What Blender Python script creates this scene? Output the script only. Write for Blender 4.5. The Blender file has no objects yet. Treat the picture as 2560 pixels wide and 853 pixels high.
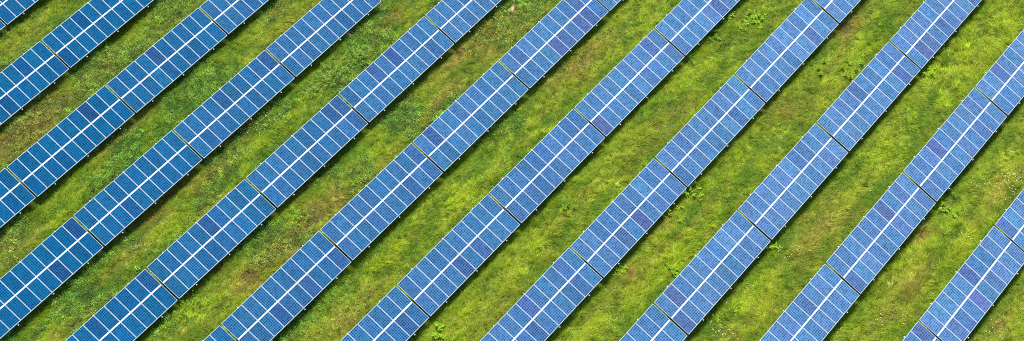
import bpy, math, random
import numpy as np
from mathutils import Matrix, Vector

random.seed(7)
rng = np.random.default_rng(11)
sc = bpy.context.scene
HC = 1.40                     # height of a table's centre above the ground
# ------------------------------------------------------------------ camera
cam_d = bpy.data.cameras.new('camera')
cam = bpy.data.objects.new('camera', cam_d)
sc.collection.objects.link(cam)
sc.camera = cam
cam_d.sensor_width = 36.0
cam_d.lens = 36.0 * 4000.0 / 2560.0
cam_d.clip_start = 1.0
cam_d.clip_end = 3000.0
CR = Matrix(((0.6466432935, 0.6448906081, -0.4073923840),
             (-0.7619712144, 0.5213279640, -0.3842096074),
             (-0.0353881253, 0.5588678355, 0.8285013114)))
M4 = CR.to_4x4()
M4.translation = Vector((-25.35735, -23.52956, 101.242 + HC))
cam.matrix_world = M4
# ------------------------------------------------------------------ light
SUN_EL = math.radians(60)
SUN_AZ = math.radians(46)     # clockwise from +Y, which runs across the rows
world = bpy.data.worlds.new('World')
sc.world = world
world.use_nodes = True
wt = world.node_tree
wt.nodes.clear()
sky = wt.nodes.new('ShaderNodeTexSky')
sky.sky_type = 'NISHITA'
sky.sun_disc = False
sky.sun_elevation = SUN_EL
sky.sun_rotation = SUN_AZ
sky.air_density = 1.0
sky.dust_density = 0.5
sky.ozone_density = 1.0
bg = wt.nodes.new('ShaderNodeBackground')
bg.inputs['Strength'].default_value = 0.11
wo = wt.nodes.new('ShaderNodeOutputWorld')
wt.links.new(sky.outputs[0], bg.inputs[0])
wt.links.new(bg.outputs[0], wo.inputs[0])
sd = bpy.data.lights.new('sun', 'SUN')
sd.energy = 3.6
sd.angle = math.radians(22)
sd.color = (1.0, 0.94, 0.84)
sun = bpy.data.objects.new('sun', sd)
sc.collection.objects.link(sun)
sv = Vector((math.sin(SUN_AZ) * math.cos(SUN_EL), math.cos(SUN_AZ) * math.cos(SUN_EL), math.sin(SUN_EL)))
sun.rotation_euler = sv.to_track_quat('Z', 'Y').to_euler()
sun.location = (20, 20, 60)
sc.view_settings.view_transform = 'Standard'
sc.view_settings.look = 'None'
sc.view_settings.gamma = 1.0
sc.view_settings.exposure = 1.14
sc.view_settings.use_curve_mapping = False
sc.cycles.use_denoising = False      # keeps the fine grain of the grass
sc.cycles.pixel_filter_type = 'BLACKMAN_HARRIS'
sc.cycles.filter_width = 1.0
sc.cycles.use_adaptive_sampling = False
sc.cycles.max_bounces = 6

# ------------------------------------------------------------------ helpers
COL = sc.collection

def link(o, parent=None):
    COL.objects.link(o)
    if parent is not None:
        o.parent = parent
    return o

def tag(o, label=None, cat=None, group=None, kind=None):
    if label: o['label'] = label
    if cat: o['category'] = cat
    if group: o['group'] = group
    if kind: o['kind'] = kind
    return o

def mat_new(name):
    m = bpy.data.materials.new(name)
    m.use_nodes = True
    nt = m.node_tree
    b = nt.nodes['Principled BSDF']
    return m, nt, b

class MB:
    """collects boxes and faces into one mesh"""
    def __init__(s):
        s.v = []; s.f = []; s.mi = []; s.c = []
    def face(s, pts, mi=0, col=None):
        n = len(s.v); s.v += [tuple(p) for p in pts]
        s.f.append(tuple(range(n, n + len(pts)))); s.mi.append(mi)
        s.c += [col or (1, 1, 1, 1)] * len(pts)
    def box(s, c, d, mi=0):
        x, y, z = c; a, b, h = d[0] / 2, d[1] / 2, d[2] / 2
        P = [(x-a, y-b, z-h), (x+a, y-b, z-h), (x+a, y+b, z-h), (x-a, y+b, z-h),
             (x-a, y-b, z+h), (x+a, y-b, z+h), (x+a, y+b, z+h), (x-a, y+b, z+h)]
        n = len(s.v); s.v += P; s.c += [(1, 1, 1, 1)] * 8
        for q in ((0,3,2,1), (4,5,6,7), (0,1,5,4), (1,2,6,5), (2,3,7,6), (3,0,4,7)):
            s.f.append(tuple(n + i for i in q)); s.mi.append(mi)
    def mesh(s, name, mats, colour=False):
        me = bpy.data.meshes.new(name)
        me.from_pydata(s.v, [], s.f)
        for m in mats: me.materials.append(m)
        me.polygons.foreach_set('material_index', s.mi)
        if colour:
            a = me.color_attributes.new('leaf', 'FLOAT_COLOR', 'POINT')
            a.data.foreach_set('color', [x for q in s.c for x in q])
        me.update()
        return me

_tab = rng.random((257, 257))
def vnoise(x, y, seed=0):
    x = x + seed * 37.17; y = y + seed * 91.73
    xi = np.floor(x).astype(int); yi = np.floor(y).astype(int)
    fx = x - xi; fy = y - yi
    fx = fx * fx * (3 - 2 * fx); fy = fy * fy * (3 - 2 * fy)
    a = _tab[xi % 257, yi % 257]; b = _tab[(xi + 1) % 257, yi % 257]
    c = _tab[xi % 257, (yi + 1) % 257]; d = _tab[(xi + 1) % 257, (yi + 1) % 257]
    return (a * (1 - fx) + b * fx) * (1 - fy) + (c * (1 - fx) + d * fx) * fy
def fbm(x, y, sc_, seed=0, oc=4):
    r = 0; amp = 1; t = 0; f = 1 / sc_
    for k in range(oc):
        r = r + amp * vnoise(x * f, y * f, seed + k * 3.3); t += amp; amp *= .55; f *= 2.03
    return r / t
def sstep(a, b, x):
    t = np.clip((x - a) / (b - a), 0, 1)
    return t * t * (3 - 2 * t)

ROW_Y = [67.362, 59.726, 52.138, 44.678, 36.968, 29.264, 21.630, 13.914, 6.279, -1.349, -9.092]
TILT = math.radians(19.46)

# places on the ground where the sward is dry, lush or in flower: x, y, half length, half width, amount
DRY = [[2.94, 56.36, 5, 1.6, 0.8], [4.5, 57.24, 2, 1, 0.5], [7.38, 57.16, 1, 0.8, 0.7], [-3.71, 50.05, 2, 1, 0.5], [1.61, 41.41, 4, 0.7, 0.6], [4.36, 42.85, 2, 0.6, 0.6], [7.17, 43.16, 3, 0.7, 0.75], [10.25, 42.14, 4, 0.7, 0.6], [14.45, 43.32, 3, 0.9, 0.6], [25.41, 50.02, 3, 1, 0.7], [29.66, 41.61, 2, 0.9, 0.55], [31.75, 34.63, 5, 1, 0.8], [33.82, 33.38, 1.5, 0.8, 0.9], [25.99, 32.76, 3, 0.9, 0.6], [25.42, 35.05, 0.6, 0.6, 0.7], [37.23, 26.48, 3, 1, 0.75], [35.68, 27.1, 3, 0.9, 0.6], [36.64, 32.55, 3, 1, 0.5], [53.07, 12.02, 2.5, 1, 0.75], [51.45, 11.71, 2, 0.8, 0.5], [43.13, 11.77, 3, 1, 0.4], [13.58, 32.33, 5, 0.7, 0.85], [11.87, 33.01, 4, 0.8, 0.85], [8.33, 33.14, 3.5, 0.9, 0.9], [6.34, 32.83, 3, 0.9, 0.75], [7.28, 25.24, 3, 1.2, 0.5], [23.42, 11.56, 0.9, 0.6, 0.75], [31.34, 6.77, 3, 1, 0.45], [28.47, 12.27, 2, 0.8, 0.5], [39.8, -3.38, 1, 0.7, 0.8], [37.06, -11.78, 2, 1.1, 0.65], [47.04, -5.69, 3, 1.1, 0.5], [36.16, 3.06, 4, 1.3, 0.4], [35.74, -4.92, 3, 1, 0.4], [4.12, 35.28, 0.8, 0.7, 0.75], [16.65, 35.54, 0.45, 0.35, 1], [37.07, 34.26, 0.8, 0.6, 0.9], [9.68, 50.8, 2, 0.8, 0.4]]
LUSH = [[16.77, 49.68, 1.5, 1, 1], [14.86, 49.78, 1, 0.6, 1], [16.94, 57.85, 1.2, 0.6, 0.7], [1.28, 47.92, 4, 1, 0.8], [6.08, 46.11, 2, 0.6, 0.7], [20.57, 44.94, 2, 1.2, 0.4], [32.77, 28.46, 4, 1, 0.3], [27.89, 17.97, 3, 1.6, 0.7], [23.45, 18.29, 4, 1.4, 0.6], [36.86, 19.87, 5, 1.2, 0.5], [57.56, 4.07, 4, 1.3, 1], [59.8, 3.94, 3, 1, 0.9], [63.27, 2.3, 3, 1.5, 0.9], [55.9, 1.59, 1.5, 0.5, 0.7], [37.49, -3.46, 4, 1, 0.9], [40.42, -2.64, 2.5, 0.8, 0.6], [33.91, 2.6, 1.5, 0.8, 0.6], [26.51, 11.15, 3, 1.2, 0.5], [21.04, 25.85, 4, 1.3, 0.5], [12.24, 20.05, 4, 1.2, 0.4], [10.6, 34.98, 1, 0.6, 0.6], [54.62, -0.63, 2, 0.8, 0.4], [47.05, 21.91, 3, 1.3, 0.4]]
FLOWERS = [[17.25, 41.69, 0.9, 0.6, 40], [15.89, 42.44, 1.0, 0.6, 40], [14.77, 43.03, 0.5, 0.4, 14], [15.19, 41.64, 0.3, 0.3, 7], [48.58, -6.18, 1.7, 1.0, 130], [47.23, -5.67, 1.2, 0.7, 45], [45.85, -4.36, 0.5, 0.3, 14], [41.53, -6.09, 0.6, 0.5, 22], [31.77, -5.04, 0.9, 0.5, 32], [33.41, -6.28, 0.8, 0.5, 26], [28.44, -3.57, 0.9, 0.4, 32], [36.74, -11.9, 1.2, 0.9, 40], [32.35, 3.24, 0.7, 0.5, 24], [24.58, 3.77, 1.3, 0.7, 42], [23.77, 2.76, 1.0, 0.5, 34], [28.23, 3.77, 0.5, 0.3, 11], [21.15, 17.36, 0.7, 0.4, 15], [51.02, -6.55, 0.8, 0.8, 20], [29.5, 44.15, 0.8, 0.4, 14]]
WEEDS = [[48.95, 9.48], [49.13, 18.49], [48.33, 18.48], [47.69, 20.15], [45.43, 19.63], [23.39, 41.31], [22.23, 41.46], [25.85, 40.74], [20.67, 41.6], [29.84, 12.18], [32.09, 12.09], [23.4, 12.04], [25.74, 8.89], [25.19, 18.66], [11.61, 33.81], [10.8, 18.76], [0.79, 34.97], [42.91, -3.67], [44.27, -3.35], [32.06, 4.39], [55.33, 4.5], [53.04, 4.07], [25.74, 27.68], [42.42, 19.69]]

def blobs(x, y, lst, seed):
    r = np.zeros_like(x)
    wx = (fbm(x, y, 1.6, seed, 3) - .5) * 2.2
    wy = (fbm(x, y, 1.3, seed + 9, 3) - .5) * 1.6
    for bx, by, l, w, s in lst:
        d = ((x + wx - bx) / l) ** 2 + ((y + wy - by) / w) ** 2
        r = np.maximum(r, s * np.exp(-d * 1.0))
    return r

def gz(x, y):
    return (fbm(x, y, 9.0, 21, 3) - .5) * .30 + (fbm(x, y, 1.6, 5, 3) - .5) * .16

def sward(x, y):
    """natural colour and kind of the plants at x, y"""
    herb = sstep(20, 34, y + (fbm(x, y, 6, 40) - .5) * 10) * sstep(.44, .60, fbm(x * .6, y, 2.4, 41))
    dry = blobs(x, y, DRY, 50) + (.10 + .28 * sstep(20, 45, y)) * sstep(.50, .72, fbm(x * .3, y, 2.0, 52)) + .14 * sstep(.52, .7, fbm(x, y, .8, 54, 3))
    dry = np.clip(dry, 0, 1)
    lush = np.clip(blobs(x, y, LUSH, 60) + .40 * sstep(.50, .68, fbm(x * .5, y, 1.9, 61)) * sstep(34, 20, y), 0, 1)
    return herb, dry, lush

# ------------------------------------------------------------------ materials
def m_metal(name, col, rough, metal=0.0):
    m, nt, b = mat_new(name)
    tc = nt.nodes.new('ShaderNodeTexCoord'); no = nt.nodes.new('ShaderNodeTexNoise')
    no.inputs['Scale'].default_value = 3.0; no.inputs['Detail'].default_value = 4
    mx = nt.nodes.new('ShaderNodeMix'); mx.data_type = 'RGBA'
    mx.inputs['A'].default_value = (*[c * .9 for c in col], 1); mx.inputs['B'].default_value = (*col, 1)
    nt.links.new(tc.outputs['Object'], no.inputs['Vector'])
    nt.links.new(no.outputs['Fac'], mx.inputs['Factor'])
    nt.links.new(mx.outputs['Result'], b.inputs['Base Color'])
    b.inputs['Roughness'].default_value = rough; b.inputs['Metallic'].default_value = metal
    return m
M_FRAME = m_metal('aluminium_frame', (.47, .50, .54), .45, .0)
M_STEEL = m_metal('galvanised_steel', (.46, .47, .48), .5, .3)
M_BACK = m_metal('backsheet', (.62, .63, .64), .7)
M_CAP = m_metal('rafter_end', (.88, .88, .86), .6)

def m_cells():
    m, nt, b = mat_new('polycrystalline_cells')
    N = nt.nodes; Lk = nt.links
    tc = N.new('ShaderNodeTexCoord'); sep = N.new('ShaderNodeSeparateXYZ')
    Lk.new(tc.outputs['Object'], sep.inputs[0])
    def mth(op, a, bb=None, c=None):
        n = N.new('ShaderNodeMath'); n.operation = op
        for i, v in enumerate((a, bb, c)):
            if v is None: continue
            if hasattr(v, 'is_linked'): Lk.new(v, n.inputs[i])
            else: n.inputs[i].default_value = v
        return n.outputs[0]
    PX = .1577; PY = .1590
    u = mth('DIVIDE', mth('ADD', sep.outputs[0], PX * 3), PX)
    v = mth('DIVIDE', mth('ADD', sep.outputs[1], PY * 5), PY)
    fu = mth('FRACT', u); fv = mth('FRACT', v)
    du = mth('ABSOLUTE', mth('SUBTRACT', fu, .5)); dv = mth('ABSOLUTE', mth('SUBTRACT', fv, .5))
    gap = mth('MAXIMUM', mth('GREATER_THAN', du, .445), mth('GREATER_THAN', dv, .445))
    # three bus bars per cell, thin
    fb = mth('ABSOLUTE', mth('SUBTRACT', mth('FRACT', mth('MULTIPLY', u, 3.0)), .5))
    bus = mth('LESS_THAN', fb, .035)
    outm = mth('MAXIMUM', mth('GREATER_THAN', mth('ABSOLUTE', sep.outputs[0]), PX * 3),
               mth('GREATER_THAN', mth('ABSOLUTE', sep.outputs[1]), PY * 5))
    # tone of each cell and crystal grain
    cb = N.new('ShaderNodeCombineXYZ')
    Lk.new(mth('FLOOR', u), cb.inputs[0]); Lk.new(mth('FLOOR', v), cb.inputs[1])
    oi = N.new('ShaderNodeObjectInfo')
    Lk.new(mth('MULTIPLY', oi.outputs['Random'], 97.0), cb.inputs[2])
    wn = N.new('ShaderNodeTexWhiteNoise'); wn.noise_dimensions = '3D'
    Lk.new(cb.outputs[0], wn.inputs['Vector'])
    vo = N.new('ShaderNodeTexVoronoi'); vo.inputs['Scale'].default_value = 34
    Lk.new(tc.outputs['Object'], vo.inputs['Vector'])
    sv_ = N.new('ShaderNodeSeparateColor'); Lk.new(vo.outputs['Color'], sv_.inputs[0])
    # soil on the glass, different on each module
    ad = N.new('ShaderNodeVectorMath'); ad.operation = 'ADD'
    cz = N.new('ShaderNodeCombineXYZ'); Lk.new(mth('MULTIPLY', oi.outputs['Random'], 53.0), cz.inputs[2])
    Lk.new(tc.outputs['Object'], ad.inputs[0]); Lk.new(cz.outputs[0], ad.inputs[1])
    dn = N.new('ShaderNodeTexNoise'); dn.inputs['Scale'].default_value = 2.6; dn.inputs['Detail'].default_value = 5
    Lk.new(ad.outputs[0], dn.inputs['Vector'])
    tone = mth('ADD', mth('MULTIPLY', wn.outputs['Value'], .62), mth('MULTIPLY', sv_.outputs[0], .30))
    tone = mth('ADD', tone, mth('MULTIPLY', dn.outputs['Fac'], .5))
    tone = mth('ADD', tone, .20)
    vm = N.new('ShaderNodeVectorMath'); vm.operation = 'SCALE'
    Lk.new(oi.outputs['Color'], vm.inputs[0]); Lk.new(tone, vm.inputs['Scale'])
    m1 = N.new('ShaderNodeMix'); m1.data_type = 'RGBA'
    Lk.new(mth('MULTIPLY', bus, .12), m1.inputs['Factor'])
    Lk.new(vm.outputs[0], m1.inputs['A']); m1.inputs['B'].default_value = (.35, .40, .48, 1)
    m2 = N.new('ShaderNodeMix'); m2.data_type = 'RGBA'
    Lk.new(mth('MULTIPLY', gap, .9), m2.inputs['Factor'])
    gm = N.new('ShaderNodeVectorMath'); gm.operation = 'MULTIPLY_ADD'
    Lk.new(oi.outputs['Color'], gm.inputs[0]); gm.inputs[1].default_value = (3.6, 2.9, 1.9); gm.inputs[2].default_value = (.005, .050, .085)
    Lk.new(m1.outputs['Result'], m2.inputs['A']); Lk.new(gm.outputs[0], m2.inputs['B'])
    m3 = N.new('ShaderNodeMix'); m3.data_type = 'RGBA'
    Lk.new(outm, m3.inputs['Factor'])
    Lk.new(m2.outputs['Result'], m3.inputs['A']); m3.inputs['B'].default_value = (.46, .52, .58, 1)
    Lk.new(m3.outputs['Result'], b.inputs['Base Color'])
    b.inputs['Roughness'].default_value = .12
    b.inputs['IOR'].default_value = 1.2
    return m
M_CELL = m_cells()

def m_leaf(name, rough=.55, trans=.25):
    """plant material: natural colour, with painted-in shade, comes with each plant, varied blade by blade"""
    m, nt, b = mat_new(name)
    N = nt.nodes; Lk = nt.links
    at = N.new('ShaderNodeAttribute'); at.attribute_type = 'INSTANCER'; at.attribute_name = 'tint'
    lf = N.new('ShaderNodeAttribute'); lf.attribute_type = 'GEOMETRY'; lf.attribute_name = 'leaf'
    mu = N.new('ShaderNodeVectorMath'); mu.operation = 'MULTIPLY'
    Lk.new(at.outputs['Vector'], mu.inputs[0]); Lk.new(lf.outputs['Vector'], mu.inputs[1])
    Lk.new(mu.outputs[0], b.inputs['Base Color'])
    b.inputs['Roughness'].default_value = rough
    b.inputs['Specular IOR Level'].default_value = .15
    tr = N.new('ShaderNodeBsdfTranslucent'); Lk.new(mu.outputs[0], tr.inputs['Color'])
    ms = N.new('ShaderNodeMixShader'); ms.inputs[0].default_value = trans
    out = N['Material Output']
    Lk.new(b.outputs[0], ms.inputs[1]); Lk.new(tr.outputs[0], ms.inputs[2]); Lk.new(ms.outputs[0], out.inputs[0])
    return m
M_GRASS = m_leaf('grass_blades')

def m_plain(name, col, var=.25, scale=6, rough=.7, trans=0):
    m, nt, b = mat_new(name)
    N = nt.nodes; Lk = nt.links
    tc = N.new('ShaderNodeTexCoord'); no = N.new('ShaderNodeTexNoise')
    no.inputs['Scale'].default_value = scale; no.inputs['Detail'].default_value = 5
    Lk.new(tc.outputs['Object'], no.inputs['Vector'])
    mx = N.new('ShaderNodeMix'); mx.data_type = 'RGBA'
    mx.inputs['A'].default_value = (*[c * (1 - var) for c in col], 1)
    mx.inputs['B'].default_value = (*[min(1, c * (1 + var)) for c in col], 1)
    Lk.new(no.outputs['Fac'], mx.inputs['Factor']); Lk.new(mx.outputs['Result'], b.inputs['Base Color'])
    b.inputs['Roughness'].default_value = rough
    if trans:
        b.inputs['Specular IOR Level'].default_value = .12
        tr = N.new('ShaderNodeBsdfTranslucent'); Lk.new(mx.outputs['Result'], tr.inputs['Color'])
        ms = N.new('ShaderNodeMixShader'); ms.inputs[0].default_value = trans
        Lk.new(b.outputs[0], ms.inputs[1]); Lk.new(tr.outputs[0], ms.inputs[2])
        Lk.new(ms.outputs[0], N['Material Output'].inputs[0])
    return m

# ------------------------------------------------------------------ ground
def make_ground():
    xs = np.concatenate([np.linspace(-700, -40, 12)[:-1], np.arange(-40, 96, .5), np.linspace(96, 800, 12)])
    ys = np.concatenate([np.linspace(-700, -45, 12)[:-1], np.arange(-45, 96, .5), np.linspace(96, 800, 12)])
    X, Y = np.meshgrid(xs, ys, indexing='ij')
    Z = gz(X, Y)
    nx, ny = len(xs), len(ys)
    V = np.stack([X, Y, Z], -1).reshape(-1, 3)
    i = np.arange(nx - 1)[:, None] * ny + np.arange(ny - 1)[None, :]
    F = np.stack([i, i + ny, i + ny + 1, i + 1], -1).reshape(-1, 4)
    me = bpy.data.meshes.new('ground')
    me.vertices.add(len(V)); me.vertices.foreach_set('co', V.ravel())
    me.loops.add(F.size); me.loops.foreach_set('vertex_index', F.ravel().astype(np.int32))
    me.polygons.add(len(F)); me.polygons.foreach_set('loop_start', np.arange(0, F.size, 4, dtype=np.int32))
    me.update(calc_edges=True); me.validate()
    me.polygons.foreach_set('use_smooth', [True] * len(F))
    m, nt, b = mat_new('meadow_soil')
    N = nt.nodes; Lk = nt.links
    tc = N.new('ShaderNodeTexCoord'); n1 = N.new('ShaderNodeTexNoise'); n1.inputs['Scale'].default_value = 3
    n1.inputs['Detail'].default_value = 8
    Lk.new(tc.outputs['Object'], n1.inputs['Vector'])
    cr = N.new('ShaderNodeValToRGB')
    cr.color_ramp.elements[0].position = .35; cr.color_ramp.elements[0].color = (.028, .040, .010, 1)
    cr.color_ramp.elements[1].position = .68; cr.color_ramp.elements[1].color = (.075, .078, .026, 1)
    Lk.new(n1.outputs['Fac'], cr.inputs[0]); Lk.new(cr.outputs[0], b.inputs['Base Color'])
    b.inputs['Roughness'].default_value = .95
    me.materials.append(m)
    o = link(bpy.data.objects.new('ground', me)); o['kind'] = 'structure'
make_ground()

# ------------------------------------------------------------------ solar tables
MW, ML = .992, 1.650
PITCH = 1.0098
def solar_prototype():
    root = link(bpy.data.objects.new('solar_table', None))
    root.empty_display_size = .5
    # module: the glass laminate with its cells, aluminium frame as a sub-part
    g = MB(); g.box((0, 0, -.008), (MW - .029, ML - .029, .010), 0)
    g.face([(-.45, -.79, -.0135), (-.45, .79, -.0135), (.45, .79, -.0135), (.45, -.79, -.0135)], 1)
    mod_me = g.mesh('solar_module', [M_CELL, M_BACK])
    fr = MB(); t = .015; h = .040
    fr.box((0, ML / 2 - t / 2, -h / 2), (MW, t, h)); fr.box((0, -ML / 2 + t / 2, -h / 2), (MW, t, h))
    fr.box((MW / 2 - t / 2, 0, -h / 2), (t, ML - 2 * t, h)); fr.box((-MW / 2 + t / 2, 0, -h / 2), (t, ML - 2 * t, h))
    fr_me = fr.mesh('module_frame', [M_FRAME])
    # rafter: C section sloping under the modules with a pale end cap
    rf = MB(); rf.box((0, -.035, 0), (.06, 3.49, .10), 0)
    rf_me = rf.mesh('rafter', [M_STEEL])
    cp = MB(); cp.box((0, 0, 0), (.075, .04, .11), 0)
    cp_me = cp.mesh('end_cap', [M_CAP])
    pu = MB(); pu.box((0, 0, 0), (10.05, .06, .07)); pu_me = pu.mesh('purlin', [M_STEEL])
    sm = MB(); sm.box((0, 0, 0), (10.06, .056, .012)); sm_me = sm.mesh('seam_rail', [M_CAP])
    R_ = Matrix.Rotation(TILT, 4, 'X')
    def place(me, name, loc, parent=root, tilt=True):
        o = link(bpy.data.objects.new(name, me), parent)
        if tilt:
            o.matrix_local = R_ @ Matrix.Translation(loc) if parent is root else Matrix.Translation(loc)
        else: o.location = loc
        return o
    for col in range(10):
        for ln in (0, 1):
            mo = place(mod_me, 'solar_module', ((col - 4.5) * PITCH, (.5 - ln) * 1.712, 0))
            mo['slot'] = (col, ln)
            place(fr_me, 'module_frame', (0, 0, 0), mo)
    place(sm_me, 'seam_rail', (0, 0, -.010))
    er = MB(); er.box((0, 0, 0), (10.05, .012, .075)); er_me = er.mesh('edge_rail', [M_CAP])
    place(er_me, 'edge_rail', (0, -1.683, -.058))
    for v in (-1.25, -.42, .42, 1.25):
        place(pu_me, 'purlin', (0, v, -.080))
    for x in (-3.36, 0.02, 3.40):
        r = place(rf_me, 'rafter', (x, 0, -.170))
        place(cp_me, 'end_cap', (0, 1.735, 0), r); place(cp_me, 'end_cap', (0, -1.80, 0), r)
    for x in (-3.36, 0.02, 3.40):
        for v in (-1.0, 1.0):
            top = v * math.sin(TILT) - .22
            q = MB(); zt = top; zb = -HC - .5
            q.box((0, 0, (zt + zb) / 2), (.10, .012, zt - zb)); q.box((-.045, 0.036, (zt + zb) / 2), (.01, .06, zt - zb))
            q.box((.045, 0.036, (zt + zb) / 2), (.01, .06, zt - zb))
            nm = 'post_rear' if v > 0 else 'post_front'
            me = bpy.data.meshes.get(nm) or q.mesh(nm, [M_STEEL])
            place(me, 'post', (x, v * math.cos(TILT), 0), tilt=False)
    return root

def copy_tree(o, parent=None):
    c = o.copy(); COL.objects.link(c); c.parent = parent
    for ch in list(o.children):
        copy_tree(ch, c)
    return c

# row, x of the table's centre, y
TABLES = [(0, 4.297), (0, 14.537), (1, 4.616), (1, 14.856), (2, -5.305), (2, 4.935), (2, 15.175), (2, 25.415),
          (3, -4.962), (3, 5.278), (3, 15.518), (3, 25.758), (4, -4.545), (4, 5.695), (4, 15.935), (4, 26.175),
          (4, 36.415), (5, -4.315), (5, 5.925), (5, 16.165), (5, 26.405), (5, 36.645), (5, 46.885), (6, 6.084), (6, 16.324),
          (6, 26.564), (6, 36.804), (6, 47.044), (7, 16.541), (7, 26.781), (7, 37.021), (7, 47.261), (7, 57.501),
          (8, 16.680), (8, 26.920), (8, 37.160), (8, 47.400), (8, 57.640), (9, 27.172), (9, 37.412), (9, 47.652),
          (9, 57.892), (10, 27.377), (10, 37.617), (10, 47.857)]
# modules of a darker wafer batch: (row, table x, column, lane) -> 2 clearly violet, 1 a little darker
DARK = {(2, 15.175, 4, 0): 2, (2, 4.935, 7, 0): 2, (5, 36.645, 8, 1): 2, (5, 36.645, 7, 1): 2, (3, -4.962, 9, 0): 2, (3, -4.962, 6, 1): 2, (4, 5.695, 5, 0): 2, (4, -4.545, 9, 0): 2, (6, 16.324, 4, 1): 2, (5, 5.925, 6, 1): 2, (7, 16.541, 4, 0): 2, (10, 37.617, 1, 1): 2, (4, 26.175, 5, 0): 2, (8, 47.4, 8, 1): 2, (1, 14.856, 3, 0): 1, (1, 4.616, 7, 0): 1, (1, 14.856, 0, 1): 1, (1, 4.616, 4, 1): 1, (2, 4.935, 3, 1): 1, (3, 15.518, 4, 0): 1, (4, 26.175, 3, 0): 1, (4, 15.935, 9, 0): 1, (4, 15.935, 8, 0): 1, (4, 15.935, 9, 1): 1, (5, 26.405, 1, 0): 1, (3, 15.518, 9, 0): 1, (5, 36.645, 4, 1): 1, (5, 36.645, 5, 1): 1, (6, 36.804, 8, 0): 1, (5, 36.645, 1, 0): 1, (5, 36.645, 8, 0): 1, (6, 47.044, 5, 1): 1, (6, 36.804, 0, 1): 1, (8, 47.4, 4, 0): 1, (9, 57.892, 2, 0): 1, (8, 57.64, 1, 1): 1, (7, 47.261, 7, 1): 1, (9, 47.652, 3, 0): 1, (3, 5.278, 3, 1): 1, (4, -4.545, 4, 0): 1, (6, 16.324, 6, 1): 1, (5, 5.925, 3, 1): 1, (6, 6.084, 8, 1): 1, (5, 5.925, 9, 1): 1, (5, 16.165, 7, 1): 1, (7, 26.781, 5, 1): 1, (7, 26.781, 3, 1): 1, (8, 26.92, 1, 0): 1, (8, 26.92, 0, 1): 1, (7, 16.541, 3, 1): 1, (10, 37.617, 5, 0): 1, (10, 37.617, 4, 1): 1, (9, 37.412, 6, 0): 1, (9, 27.172, 6, 0): 1, (9, 37.412, 8, 0): 1, (10, 47.857, 0, 0): 1, (10, 27.377, 9, 0): 1}
ORD = ['first', 'second', 'third', 'fourth', 'fifth', 'sixth', 'seventh', 'eighth', 'ninth', 'tenth', 'eleventh']
NUM = {1: 'one', 2: 'two', 3: 'three', 4: 'four'}
proto = solar_prototype()
rows = {}
for r, x in TABLES: rows.setdefault(r, []).append(x)
first = True
trng = random.Random(5)
for r, x in TABLES:
    o = proto if first else copy_tree(proto)
    first = False
    o.location = (x, ROW_Y[r], HC + trng.uniform(-.03, .03))
    o.rotation_euler = (math.radians(trng.uniform(-.6, .6)), math.radians(trng.uniform(-.12, .12)), math.radians(trng.uniform(-.06, .06)))
    viol = 0
    for ch in o.children:
        if 'slot' in ch:
            col, ln = ch['slot']
            lev = DARK.get((r, x, col, ln), 0)
            w_ = min(1, max(0, (x - ROW_Y[r] + 45) / 75))      # darker teal at left, paler at right: light falloff painted into the colour
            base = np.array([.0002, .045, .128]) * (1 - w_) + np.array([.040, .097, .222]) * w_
            f = trng.gauss(0, 1)
            if lev == 2:
                base = base * np.array([.88, .70, .84]) + np.array([.004, 0, 0]); viol += 1
                ch['label'] = 'darker violet-blue solar module'
            elif lev == 1:
                base = base * np.array([1.05, .75, .87])
                ch['label'] = 'slightly violet solar module'
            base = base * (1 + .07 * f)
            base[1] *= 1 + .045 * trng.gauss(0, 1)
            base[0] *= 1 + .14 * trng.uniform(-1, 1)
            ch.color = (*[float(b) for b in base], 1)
    n = sorted(rows[r], reverse=True).index(x)
    N_ = len(rows[r])
    pos = 'topmost' if n == 0 else ('lowest' if n == N_ - 1 else ORD[n] + ' from the top')
    what = 'blue solar table' if not viol else 'blue solar table with %s violet module%s' % (NUM[viol], 's' if viol > 1 else '')
    if viol:
        lab = '%s, %s in %s row from left' % (what[5:], pos.replace(' the', ''), ORD[r])
    else:
        lab = '%s, %s in the %s diagonal row from the left' % (what, pos, ORD[r])
    tag(o, lab, 'solar panel', 'solar tables standing in diagonal rows on the meadow')
# the unused marks
for o in bpy.data.objects:
    if 'slot' in o: del o['slot']

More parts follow.
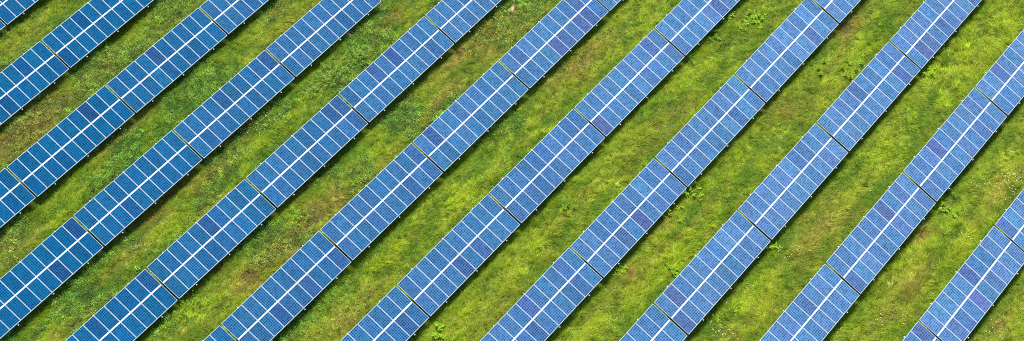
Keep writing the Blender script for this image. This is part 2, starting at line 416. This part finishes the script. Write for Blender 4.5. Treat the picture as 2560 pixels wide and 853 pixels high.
# ------------------------------------------------------------------ grass and herbs
def proto_mesh(name, kind, seed):
    rr = random.Random(seed); m = MB()
    def blade(x, y, h, w, ang, bend, c, seg=3):
        dx, dy = math.cos(ang), math.sin(ang); px, py = -dy * w / 2, dx * w / 2
        P = []
        for i in range(seg + 1):
            t = i / seg
            rr_ = bend * h * (t ** 1.6); zz = h * (t - .42 * min(1, bend) * t * t)
            k = (1 - t) ** .7
            P.append(((x + dx * rr_ + px * k, y + dy * rr_ + py * k, zz), (x + dx * rr_ - px * k, y + dy * rr_ - py * k, zz)))
        for i in range(seg - 1):
            m.face([P[i][0], P[i][1], P[i + 1][1], P[i + 1][0]], 0, c)
        m.face([P[-2][0], P[-2][1], P[-1][0]], 0, c)
    def leaf(x, y, z, l, w, ang, tilt, c):
        ca, sa = math.cos(ang), math.sin(ang); ct, st = math.cos(tilt), math.sin(tilt)
        pts = [(0, 0), (l * .35, w / 2), (l * .75, w * .42), (l, 0), (l * .75, -w * .42), (l * .35, -w / 2)]
        m.face([(x + ca * a * ct - sa * b, y + sa * a * ct + ca * b, z + a * st) for a, b in pts], 0, c)
    def cc(v, yel=0):
        b = 1 + rr.uniform(-v, v)
        return (b * (1 + yel * rr.uniform(-.2, .6)), b, b * rr.uniform(.7, 1.2), 1)
    if kind == 'grass':
        for _ in range(20):
            a = rr.gauss(0, .75); r0 = .13 * math.sqrt(rr.random()); t0 = rr.uniform(0, 6.283)
            blade(r0 * math.cos(t0), r0 * math.sin(t0), rr.uniform(.20, .40), rr.uniform(.016, .030), a, rr.uniform(.5, 1.4), cc(.35, .3))
    elif kind == 'short':
        for _ in range(18):
            a = rr.uniform(-2.0, 2.0); r0 = .15 * math.sqrt(rr.random()); t0 = rr.uniform(0, 6.283)
            blade(r0 * math.cos(t0), r0 * math.sin(t0), rr.uniform(.10, .26), rr.uniform(.013, .022), a, rr.uniform(.3, 1.1), cc(.4, .4), 2)
    elif kind == 'herb':
        for _ in range(22):
            r0 = .17 * math.sqrt(rr.random()); t0 = rr.uniform(0, 6.283)
            leaf(r0 * math.cos(t0), r0 * math.sin(t0), rr.uniform(.05, .20), rr.uniform(.035, .070), rr.uniform(.025, .045), rr.uniform(0, 6.28), rr.uniform(-.3, .9), cc(.38, .15))
    return m.mesh(name, [M_GRASS], colour=True)

lib = bpy.data.collections.new('plant_library')       # never linked to the scene: only instanced
LIBS = {}
for kind, nv in (('grass', 6), ('short', 4), ('herb', 5)):
    c = bpy.data.collections.new(kind + '_tufts')
    for i in range(nv):
        c.objects.link(bpy.data.objects.new('%s_tuft' % kind, proto_mesh(kind + '_tuft', kind, 100 + i * 7 + len(kind))))
    LIBS[kind] = c

def scatter(name, label, cat, P, rot, scl, tint, libc):
    n = len(P)
    me = bpy.data.meshes.new(name)
    me.vertices.add(n); me.vertices.foreach_set('co', P.astype(np.float32).ravel())
    for an, arr, ty, key in (('rot', rot, 'FLOAT_VECTOR', 'vector'), ('scl', scl, 'FLOAT_VECTOR', 'vector'), ('tint', tint, 'FLOAT_VECTOR', 'vector')):
        a = me.attributes.new(an, ty, 'POINT'); a.data.foreach_set(key, arr.astype(np.float32).ravel())
    me.update()
    o = link(bpy.data.objects.new(name, me))
    ng = bpy.data.node_groups.new(name + '_nodes', 'GeometryNodeTree')
    ng.interface.new_socket('Geometry', in_out='INPUT', socket_type='NodeSocketGeometry')
    ng.interface.new_socket('Geometry', in_out='OUTPUT', socket_type='NodeSocketGeometry')
    N = ng.nodes; Lk = ng.links
    gi = N.new('NodeGroupInput'); go = N.new('NodeGroupOutput')
    ci = N.new('GeometryNodeCollectionInfo'); ci.inputs['Collection'].default_value = libc
    ci.inputs['Separate Children'].default_value = True
    ci.inputs['Reset Children'].default_value = True
    ip = N.new('GeometryNodeInstanceOnPoints'); ip.inputs['Pick Instance'].default_value = True
    ar = N.new('GeometryNodeInputNamedAttribute'); ar.data_type = 'FLOAT_VECTOR'; ar.inputs['Name'].default_value = 'rot'
    as_ = N.new('GeometryNodeInputNamedAttribute'); as_.data_type = 'FLOAT_VECTOR'; as_.inputs['Name'].default_value = 'scl'
    er = N.new('FunctionNodeEulerToRotation')
    rv = N.new('FunctionNodeRandomValue'); rv.data_type = 'INT'
    for s_ in rv.inputs:
        if s_.name == 'Min' and s_.type == 'INT': s_.default_value = 0
        if s_.name == 'Max' and s_.type == 'INT': s_.default_value = len(libc.objects) - 1
    ro = [s_ for s_ in rv.outputs if s_.type == 'INT'][0]
    mp = N.new('GeometryNodeMeshToPoints')
    Lk.new(gi.outputs[0], mp.inputs['Mesh']); Lk.new(mp.outputs[0], ip.inputs['Points'])
    Lk.new(ci.outputs[0], ip.inputs['Instance']); Lk.new(ro, ip.inputs['Instance Index'])
    Lk.new([s_ for s_ in ar.outputs if s_.name == 'Attribute' and s_.enabled][0], er.inputs[0])
    Lk.new(er.outputs[0], ip.inputs['Rotation'])
    Lk.new([s_ for s_ in as_.outputs if s_.name == 'Attribute' and s_.enabled][0], ip.inputs['Scale'])
    Lk.new(ip.outputs[0], go.inputs[0])
    md = o.modifiers.new('scatter', 'NODES'); md.node_group = ng
    tag(o, label, cat, kind='stuff')
    return o

# the patch of meadow the camera can see, with a margin
CORN = np.array([(11.1, 69.1), (64.5, 2.2), (36.9, -13.9), (-9.9, 43.5)])
cen = CORN.mean(0)
def inside(x, y, m=5.0):
    ok = np.ones_like(x, bool)
    for i in range(4):
        a = CORN[i]; b = CORN[(i + 1) % 4]; d = b - a; nrm = np.array([d[1], -d[0]]) / np.hypot(*d)
        if (cen - a) @ nrm < 0: nrm = -nrm
        ok &= ((x - a[0]) * nrm[0] + (y - a[1]) * nrm[1]) > -m
    return ok
def jitter_grid(step):
    xs = np.arange(-20, 76, step); ys = np.arange(-24, 80, step)
    X, Y = np.meshgrid(xs, ys)
    X = X.ravel() + rng.uniform(-.6, .6, X.size) * step; Y = Y.ravel() + rng.uniform(-.6, .6, Y.size) * step
    k = inside(X, Y)
    # bare soil
    k &= (((X - 37.46) / .38) ** 2 + ((Y - 34.59) / .24) ** 2 > 1 + (fbm(X, Y, .3, 8, 2) - .5) * 2.4)
    return X[k], Y[k]
def lerp(a, b, t): return a + (b - a) * t[:, None]
C_GREEN = np.array([.185, .310, .010]); C_DEEP = np.array([.085, .200, .010]); C_YEL = np.array([.325, .435, .018])
C_DRY = np.array([.340, .285, .045]); C_BROWN = np.array([.270, .170, .045]); C_PALE = np.array([.400, .480, .110])
X, Y = jitter_grid(.155)
herb, dry, lush = sward(X, Y)
n1 = fbm(X, Y, .9, 70, 3); n2 = fbm(X, Y, 3.5, 74, 3); u = rng.random(len(X))
isherb = rng.random(len(X)) < herb * .85
flow = .25 + (fbm(X * .6, Y, 2.2, 80, 3) - .5) * 4.5
# --- grass
k = ~isherb
x, y = X[k], Y[k]; d_, l_, a1, a2, uu = dry[k], lush[k], n1[k], n2[k], u[k]
tint = lerp(np.tile(C_GREEN, (len(x), 1)), C_DEEP, np.clip(sstep(.62, .30, a1) * .8 + (uu - .5) * .5, 0, 1))
tint = lerp(tint, C_YEL, np.clip(sstep(.48, .75, a2) * .5 + l_ * .75 + (uu - .6) * .4, 0, 1))
tint = lerp(tint, C_DRY, np.clip(d_ * 1.4 * (.35 + 1.1 * rng.random(len(x))), 0, 1))
tint = lerp(tint, C_BROWN, np.clip((d_ - .40) * 1.8, 0, 1) * (rng.random(len(x)) < .6))
tint = lerp(tint, C_PALE, (rng.random(len(x)) < .035 + .05 * l_) * .6)
tint *= (.80 + .36 * sstep(.3, .7, fbm(x * .5, y, .28, 91, 2)))[:, None] * np.exp(rng.normal(0, .32, len(x)))[:, None]
hgt = (.55 + .9 * a1) * (.85 + .45 * l_) * (1 - .35 * d_) * rng.uniform(.75, 1.25, len(x))
hgt *= (.8 + .45 * sstep(.35, .65, fbm(x * .16, y, .85, 95, 3))) * (.72 + .6 * sstep(.36, .64, fbm(x * .6, y, .5, 77, 2)))
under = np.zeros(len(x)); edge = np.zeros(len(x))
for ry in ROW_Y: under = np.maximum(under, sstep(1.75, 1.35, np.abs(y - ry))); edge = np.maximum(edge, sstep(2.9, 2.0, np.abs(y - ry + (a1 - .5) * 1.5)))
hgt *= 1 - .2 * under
tint = lerp(tint, C_DEEP * .8, under * .35)  # shade beneath the tables painted into the grass tint
tint = lerp(tint, C_GREEN * .85, edge * .5 * (1 - d_))     # shade along the table edges, painted in as deeper green
streak = .55 * fbm(x * .18, y, .85, 95, 3) + .45 * fbm(x * .3, y + .15 * x, .38, 97, 2)                       # long streaks running with the rows
mid = 1 - edge
tint = lerp(tint, C_DEEP, np.clip(.8 * sstep(.50, .34, streak) * (1 - d_) + .35 * sstep(22, 52, y), 0, .8))  # dark streaks, plus the dimmer left side painted into the tint
tint = lerp(tint, C_DRY * .8, np.clip(.38 * sstep(.50, .66, fbm(x * .3, y, 1.1, 98, 3)) * sstep(45, 25, y) * mid, 0, 1))
tint = lerp(tint, C_YEL * 1.12, np.clip(.7 * sstep(.50, .66, streak) * (.35 + .65 * mid) * (1 - d_), 0, 1))
t_ = np.clip((y - 4.67) / (1.4 - 4.67), 0, 1)
hgt *= np.where(np.hypot(x - (55.45 + .65 * t_ + .12 * np.sin(y * 3)), y - (4.67 - 3.27 * t_)) < .13, .25, 1)      # thin furrow
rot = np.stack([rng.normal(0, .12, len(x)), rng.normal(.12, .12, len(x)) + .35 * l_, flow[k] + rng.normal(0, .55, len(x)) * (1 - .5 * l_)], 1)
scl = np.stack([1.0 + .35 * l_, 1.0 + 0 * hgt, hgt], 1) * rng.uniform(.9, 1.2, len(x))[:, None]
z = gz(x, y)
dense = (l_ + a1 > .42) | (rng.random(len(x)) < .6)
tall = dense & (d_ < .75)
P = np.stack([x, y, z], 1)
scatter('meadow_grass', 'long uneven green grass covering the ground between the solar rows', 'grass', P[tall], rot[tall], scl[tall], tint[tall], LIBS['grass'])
# --- short dry sward fills in everywhere
xs_, ys_ = jitter_grid(.19)
hh, dd, ll = sward(xs_, ys_)
t2 = lerp(np.tile(C_GREEN * .9, (len(xs_), 1)), C_DRY, np.clip(dd * 1.3 * rng.uniform(.3, 1.2, len(xs_)), 0, 1))
t2 = lerp(t2, C_BROWN, np.clip((dd - .4) * 1.5, 0, 1) * rng.random(len(xs_)))
t2 *= rng.uniform(.7, 1.25, len(xs_))[:, None]
r2 = np.stack([rng.normal(0, .2, len(xs_)), rng.normal(0, .2, len(xs_)), rng.uniform(0, 6.28, len(xs_))], 1)
s2 = np.repeat(rng.uniform(.8, 1.3, len(xs_))[:, None], 3, 1)
scatter('short_grass', 'short undergrowth of dry and green grass between the tables', 'grass', np.stack([xs_, ys_, gz(xs_, ys_)], 1), r2, s2, t2, LIBS['short'])
# --- clover and other small broad leaved herbs
x, y = X[isherb], Y[isherb]; d_, a1, uu = dry[isherb], n1[isherb], u[isherb]
C_H1 = np.array([.095, .250, .024]); C_H2 = np.array([.200, .370, .050]); C_H3 = np.array([.050, .140, .020])
t3 = lerp(np.tile(C_H1, (len(x), 1)), C_H2, np.clip(sstep(.45, .7, a1) + (uu - .5) * .7, 0, 1))
t3 = lerp(t3, C_H3, np.clip(sstep(.5, .3, a1) * .8, 0, 1))
t3 = lerp(t3, C_DRY, np.clip(d_ * rng.random(len(x)) * 1.1, 0, 1))
t3 *= (.62 + .75 * sstep(.3, .7, fbm(x, y, .30, 92, 2)))[:, None] * np.exp(rng.normal(0, .28, len(x)))[:, None]
r3 = np.stack([rng.normal(0, .15, len(x)), rng.normal(0, .15, len(x)), rng.uniform(0, 6.28, len(x))], 1)
s3 = np.stack([np.ones(len(x)) * 1.15, np.ones(len(x)) * 1.15, .7 + 1.7 * a1 * rng.uniform(.6, 1.4, len(x))], 1)
scatter('clover', 'low bright green clover and small herbs spreading among the grass', 'clover', np.stack([x, y, gz(x, y)], 1), r3, s3, t3, LIBS['herb'])
print('TUFTS', tall.sum(), len(xs_), len(x))

# ------------------------------------------------------------------ flowers
M_PETAL = m_plain('cream_petals', (.85, .80, .50), .15, 20, .6, .2)
M_STALK = m_plain('stalk', (.10, .20, .04), .3, 20, .6, .2)
flabs = ['cream flowers in the grass beside the low edge of the fourth row', 'dense cluster of cream flowers in the fourth lane left of centre']
for i, (fx, fy, fl, fw, fn) in enumerate(FLOWERS):
    rr = random.Random(300 + i); m = MB()
    for _ in range(int(fn * .8)):
        a = rr.gauss(0, .65) * fl; b = rr.gauss(0, .65) * fw
        h = rr.uniform(.28, .48); r0 = rr.uniform(.014, .036)
        zz = float(gz(np.array([fx + a]), np.array([fy + b]))[0])
        m.face([(a - .004, b, zz), (a + .004, b, zz), (a, b, zz + h)], 1)
        tx, ty = rr.uniform(-.3, .3), rr.uniform(-.3, .3)
        npet = 7; ring = []
        for q in range(npet):
            t = 6.283 * q / npet; k_ = r0 * (1 if q % 2 == 0 else .75)
            dx, dy = k_ * math.cos(t), k_ * math.sin(t)
            ring.append((a + dx, b + dy, zz + h + dx * tx + dy * ty))
        top = (a, b, zz + h + .012)
        for q in range(npet):
            m.face([ring[q], ring[(q + 1) % npet], top], 0)
    o = link(bpy.data.objects.new('wildflowers', m.mesh('wildflowers', [M_PETAL, M_STALK])))
    o.location = (fx, fy, 0)
    tag(o, 'scattered small cream wildflowers standing in the meadow grass', 'flowers', kind='stuff')

# ------------------------------------------------------------------ single weeds
def weed(x, y, kind, label, size, col, seed):
    rr = random.Random(seed); m = MB(); st = MB()
    z0 = float(gz(np.array([x]), np.array([y]))[0])
    mt = m_plain('weed_leaf_%d' % seed, col, .35, 5, .5, .25)
    def leaf(p, l, w, ang, tilt):
        ca, sa = math.cos(ang), math.sin(ang); ct, s_ = math.cos(tilt), math.sin(tilt)
        pts = [(0, 0, 0), (.3, .45, .02), (.7, .38, 0), (1, 0, -.06), (.7, -.38, 0), (.3, -.45, .02)]
        L_ = [(p[0] + ca * a * l * ct - sa * b * w, p[1] + sa * a * l * ct + ca * b * w, p[2] + a * l * s_ + c * l) for a, b, c in pts]
        m.face([L_[0], L_[1], L_[2], L_[3]]); m.face([L_[0], L_[3], L_[4], L_[5]])
    def stem(p, q, r):
        d = Vector(q) - Vector(p); a = d.orthogonal().normalized() * r; b = d.normalized().cross(a)
        A = [Vector(p) + a * math.cos(t) + b * math.sin(t) for t in (0, 2.09, 4.19)]
        B = [Vector(q) + (a * math.cos(t) + b * math.sin(t)) * .5 for t in (0, 2.09, 4.19)]
        for i in range(3): st.face([A[i], A[(i + 1) % 3], B[(i + 1) % 3], B[i]])
    if kind == 'dock':            # rosettes of broad leaves
        for _ in range(int(4 + size * 5)):
            cx, cy = rr.gauss(0, .38) * size, rr.gauss(0, .38) * size
            hh_ = rr.uniform(.25, .5) * (.7 + .3 * size)
            stem((cx, cy, 0), (cx, cy, hh_), .012)
            for q in range(9):
                leaf((cx, cy, hh_ * rr.uniform(.3, 1)), rr.uniform(.16, .30), rr.uniform(.08, .13), q * 2.4 + rr.random(), rr.uniform(0, .8))
    elif kind == 'spike':         # tall upright leafy stems
        for _ in range(int(9 * size)):
            cx, cy = rr.gauss(0, .7) * size, rr.gauss(0, .7) * size
            hh_ = rr.uniform(.7, 1.15); tx, ty = rr.gauss(0, .12), rr.gauss(0, .12)
            stem((cx, cy, 0), (cx + tx, cy + ty, hh_), .016)
            for q in range(26):
                t = q / 25; w_ = .26 * (1 - t) + .05
                leaf((cx + tx * t, cy + ty * t, .1 + (hh_ - .1) * t), w_, w_ * .36, q * 2.4, .35 + .6 * t)
    else:                         # bushy clump of many small leaves
        for _ in range(int(30 * size)):
            cx, cy = rr.gauss(0, .40) * size, rr.gauss(0, .40) * size
            hh_ = rr.uniform(.25, .6) * math.exp(-(cx * cx + cy * cy) / (size * size) * .8) * (.7 + .5 * size)
            tx, ty = cx * .25, cy * .25
            stem((cx, cy, 0), (cx + tx, cy + ty, hh_), .008)
            for q in range(16):
                t = rr.random()
                leaf((cx + tx * t + rr.gauss(0, .05), cy + ty * t + rr.gauss(0, .05), hh_ * (.3 + .8 * t)), rr.uniform(.05, .11), rr.uniform(.035, .06), rr.uniform(0, 6.28), rr.uniform(-.2, 1))
    e = link(bpy.data.objects.new('weed_plant', None)); e.empty_display_size = .3
    e.location = (x, y, z0)
    link(bpy.data.objects.new('leaves', m.mesh('leaves', [mt])), e)
    link(bpy.data.objects.new('stems', st.mesh('stems', [M_STALK])), e)
    tag(e, label, 'weed', 'leafy weeds growing out of the meadow')
GR = (.22, .37, .016); GD = (.12, .24, .012); GG = (.24, .34, .05); GB = (.24, .41, .018)
KINDS = [
 ('spike', 1.5, GR, 'tall upright leafy weeds close above the ninth row at upper right'),
 ('dock', 1.3, GB, 'bright broad-leaved weed in open grass near the top, right of the seventh row'),
 ('dock', .9, GB, 'smaller broad-leaved weed just beside the bright one near the top edge'),
 ('dock', .9, GR, 'round leafy weed touching the low edge of the seventh row near the top'),
 ('dock', 1.1, GD, 'dark broad-leaved weed below the low edge of the seventh row, upper right'),
 ('bush', 1.7, GG, 'largest grey-green bushy weed in the lane between the fourth and fifth rows'),
 ('bush', 1.2, GG, 'grey-green bush just left of the largest bushy weed'),
 ('bush', 1.4, GG, 'dark grey-green bush close to the upper edge of the fifth row'),
 ('bush', 1.0, GG, 'small pale bushy weed lowest of the grey-green clumps'),
 ('dock', 1.3, GR, 'leafy weed at the low edge of the eighth row, right of centre'),
 ('dock', 1.0, GB, 'bright leafy weed beside the table gap of the eighth row'),
 ('dock', .8, GR, 'leafy weed beside a brown patch below the eighth row'),
 ('dock', .8, GR, 'lone leafy weed near the upper edge of the ninth row'),
 ('dock', .6, GD, 'small dark weed alone in bright grass near the picture centre'),
 ('bush', 1.0, GB, 'bright green weed clump in the lane left of the sixth row'),
 ('dock', .8, GB, 'light leafy weed at the bottom edge between the seventh and eighth rows'),
 ('bush', 1.6, GR, 'dense round green clump near the bottom left, between the fifth and sixth rows'),
 ('dock', .9, GB, 'bright green weed below the low edge of the tenth row'),
 ('bush', .8, GD, 'dark low weed near the bright one below the tenth row'),
 ('dock', .7, GB, 'pale leafy weed near the low edge of the ninth row, lower right'),
 ('bush', 1.1, GD, 'dark weed at the start of the thin furrow beside the ninth row'),
 ('dock', .7, GB, 'bright small weed below the dark one at the furrow'),
 ('bush', .7, GD, 'dark green tuft at the low edge of the sixth row'),
 ('bush', .5, GD, 'small dark tuft in the upper lane right of the seventh row'),
]
for i, ((wx, wy), (kd, sz, co, lb)) in enumerate(zip(WEEDS, KINDS)):
    weed(wx, wy, kd, lb, sz, co, 500 + i)

# ------------------------------------------------------------------ stone and bare soil
M_STONE = m_plain('tan_stone', (.42, .24, .13), .25, 8, .9)
M_SOIL = m_plain('bare_soil', (.42, .31, .17), .4, 7, .95)
def lump(name, sx, sy, sz, mat, seed, n=22, mrings=9):
    rr = random.Random(seed); V = []; F = []
    for j in range(mrings):
        ph = math.pi / 2 * (1 - j / (mrings - 1)) 
        for i in range(n):
            t = 6.283 * i / n
            k_ = 1 + .10 * math.sin(3 * t + seed) + .06 * math.sin(5 * t + j)
            r_ = math.cos(ph) * k_
            V.append((sx * r_ * math.cos(t) * (1 - .18 * math.sin(t)), sy * r_ * math.sin(t), sz * math.sin(ph) + rr.uniform(-.02, .02) * sz))
    for j in range(mrings - 1):
        for i in range(n):
            F.append((j * n + i, (j + 1) * n + i, (j + 1) * n + (i + 1) % n, j * n + (i + 1) % n))
    F.append(tuple(range(n))[::-1])
    me = bpy.data.meshes.new(name); me.from_pydata(V, [], F); me.materials.append(mat)
    me.polygons.foreach_set('use_smooth', [True] * len(F)); me.update()
    return link(bpy.data.objects.new(name, me))
st = lump('stone', .20, .32, .50, M_STONE, 3)
st.location = (26.80, 43.10, float(gz(np.array([26.8]), np.array([43.1]))[0]) - .05); st.rotation_euler = (0, 0, math.radians(-12))
tag(st, 'tan oval stone half hidden under the low edge of the fourth row', 'stone')
so = lump('bare_soil', .60, .36, .07, M_SOIL, 8)
so.location = (37.46, 34.59, float(gz(np.array([37.46]), np.array([34.59]))[0]) - .03); so.rotation_euler = (0, 0, math.radians(25))
so['kind'] = 'structure'
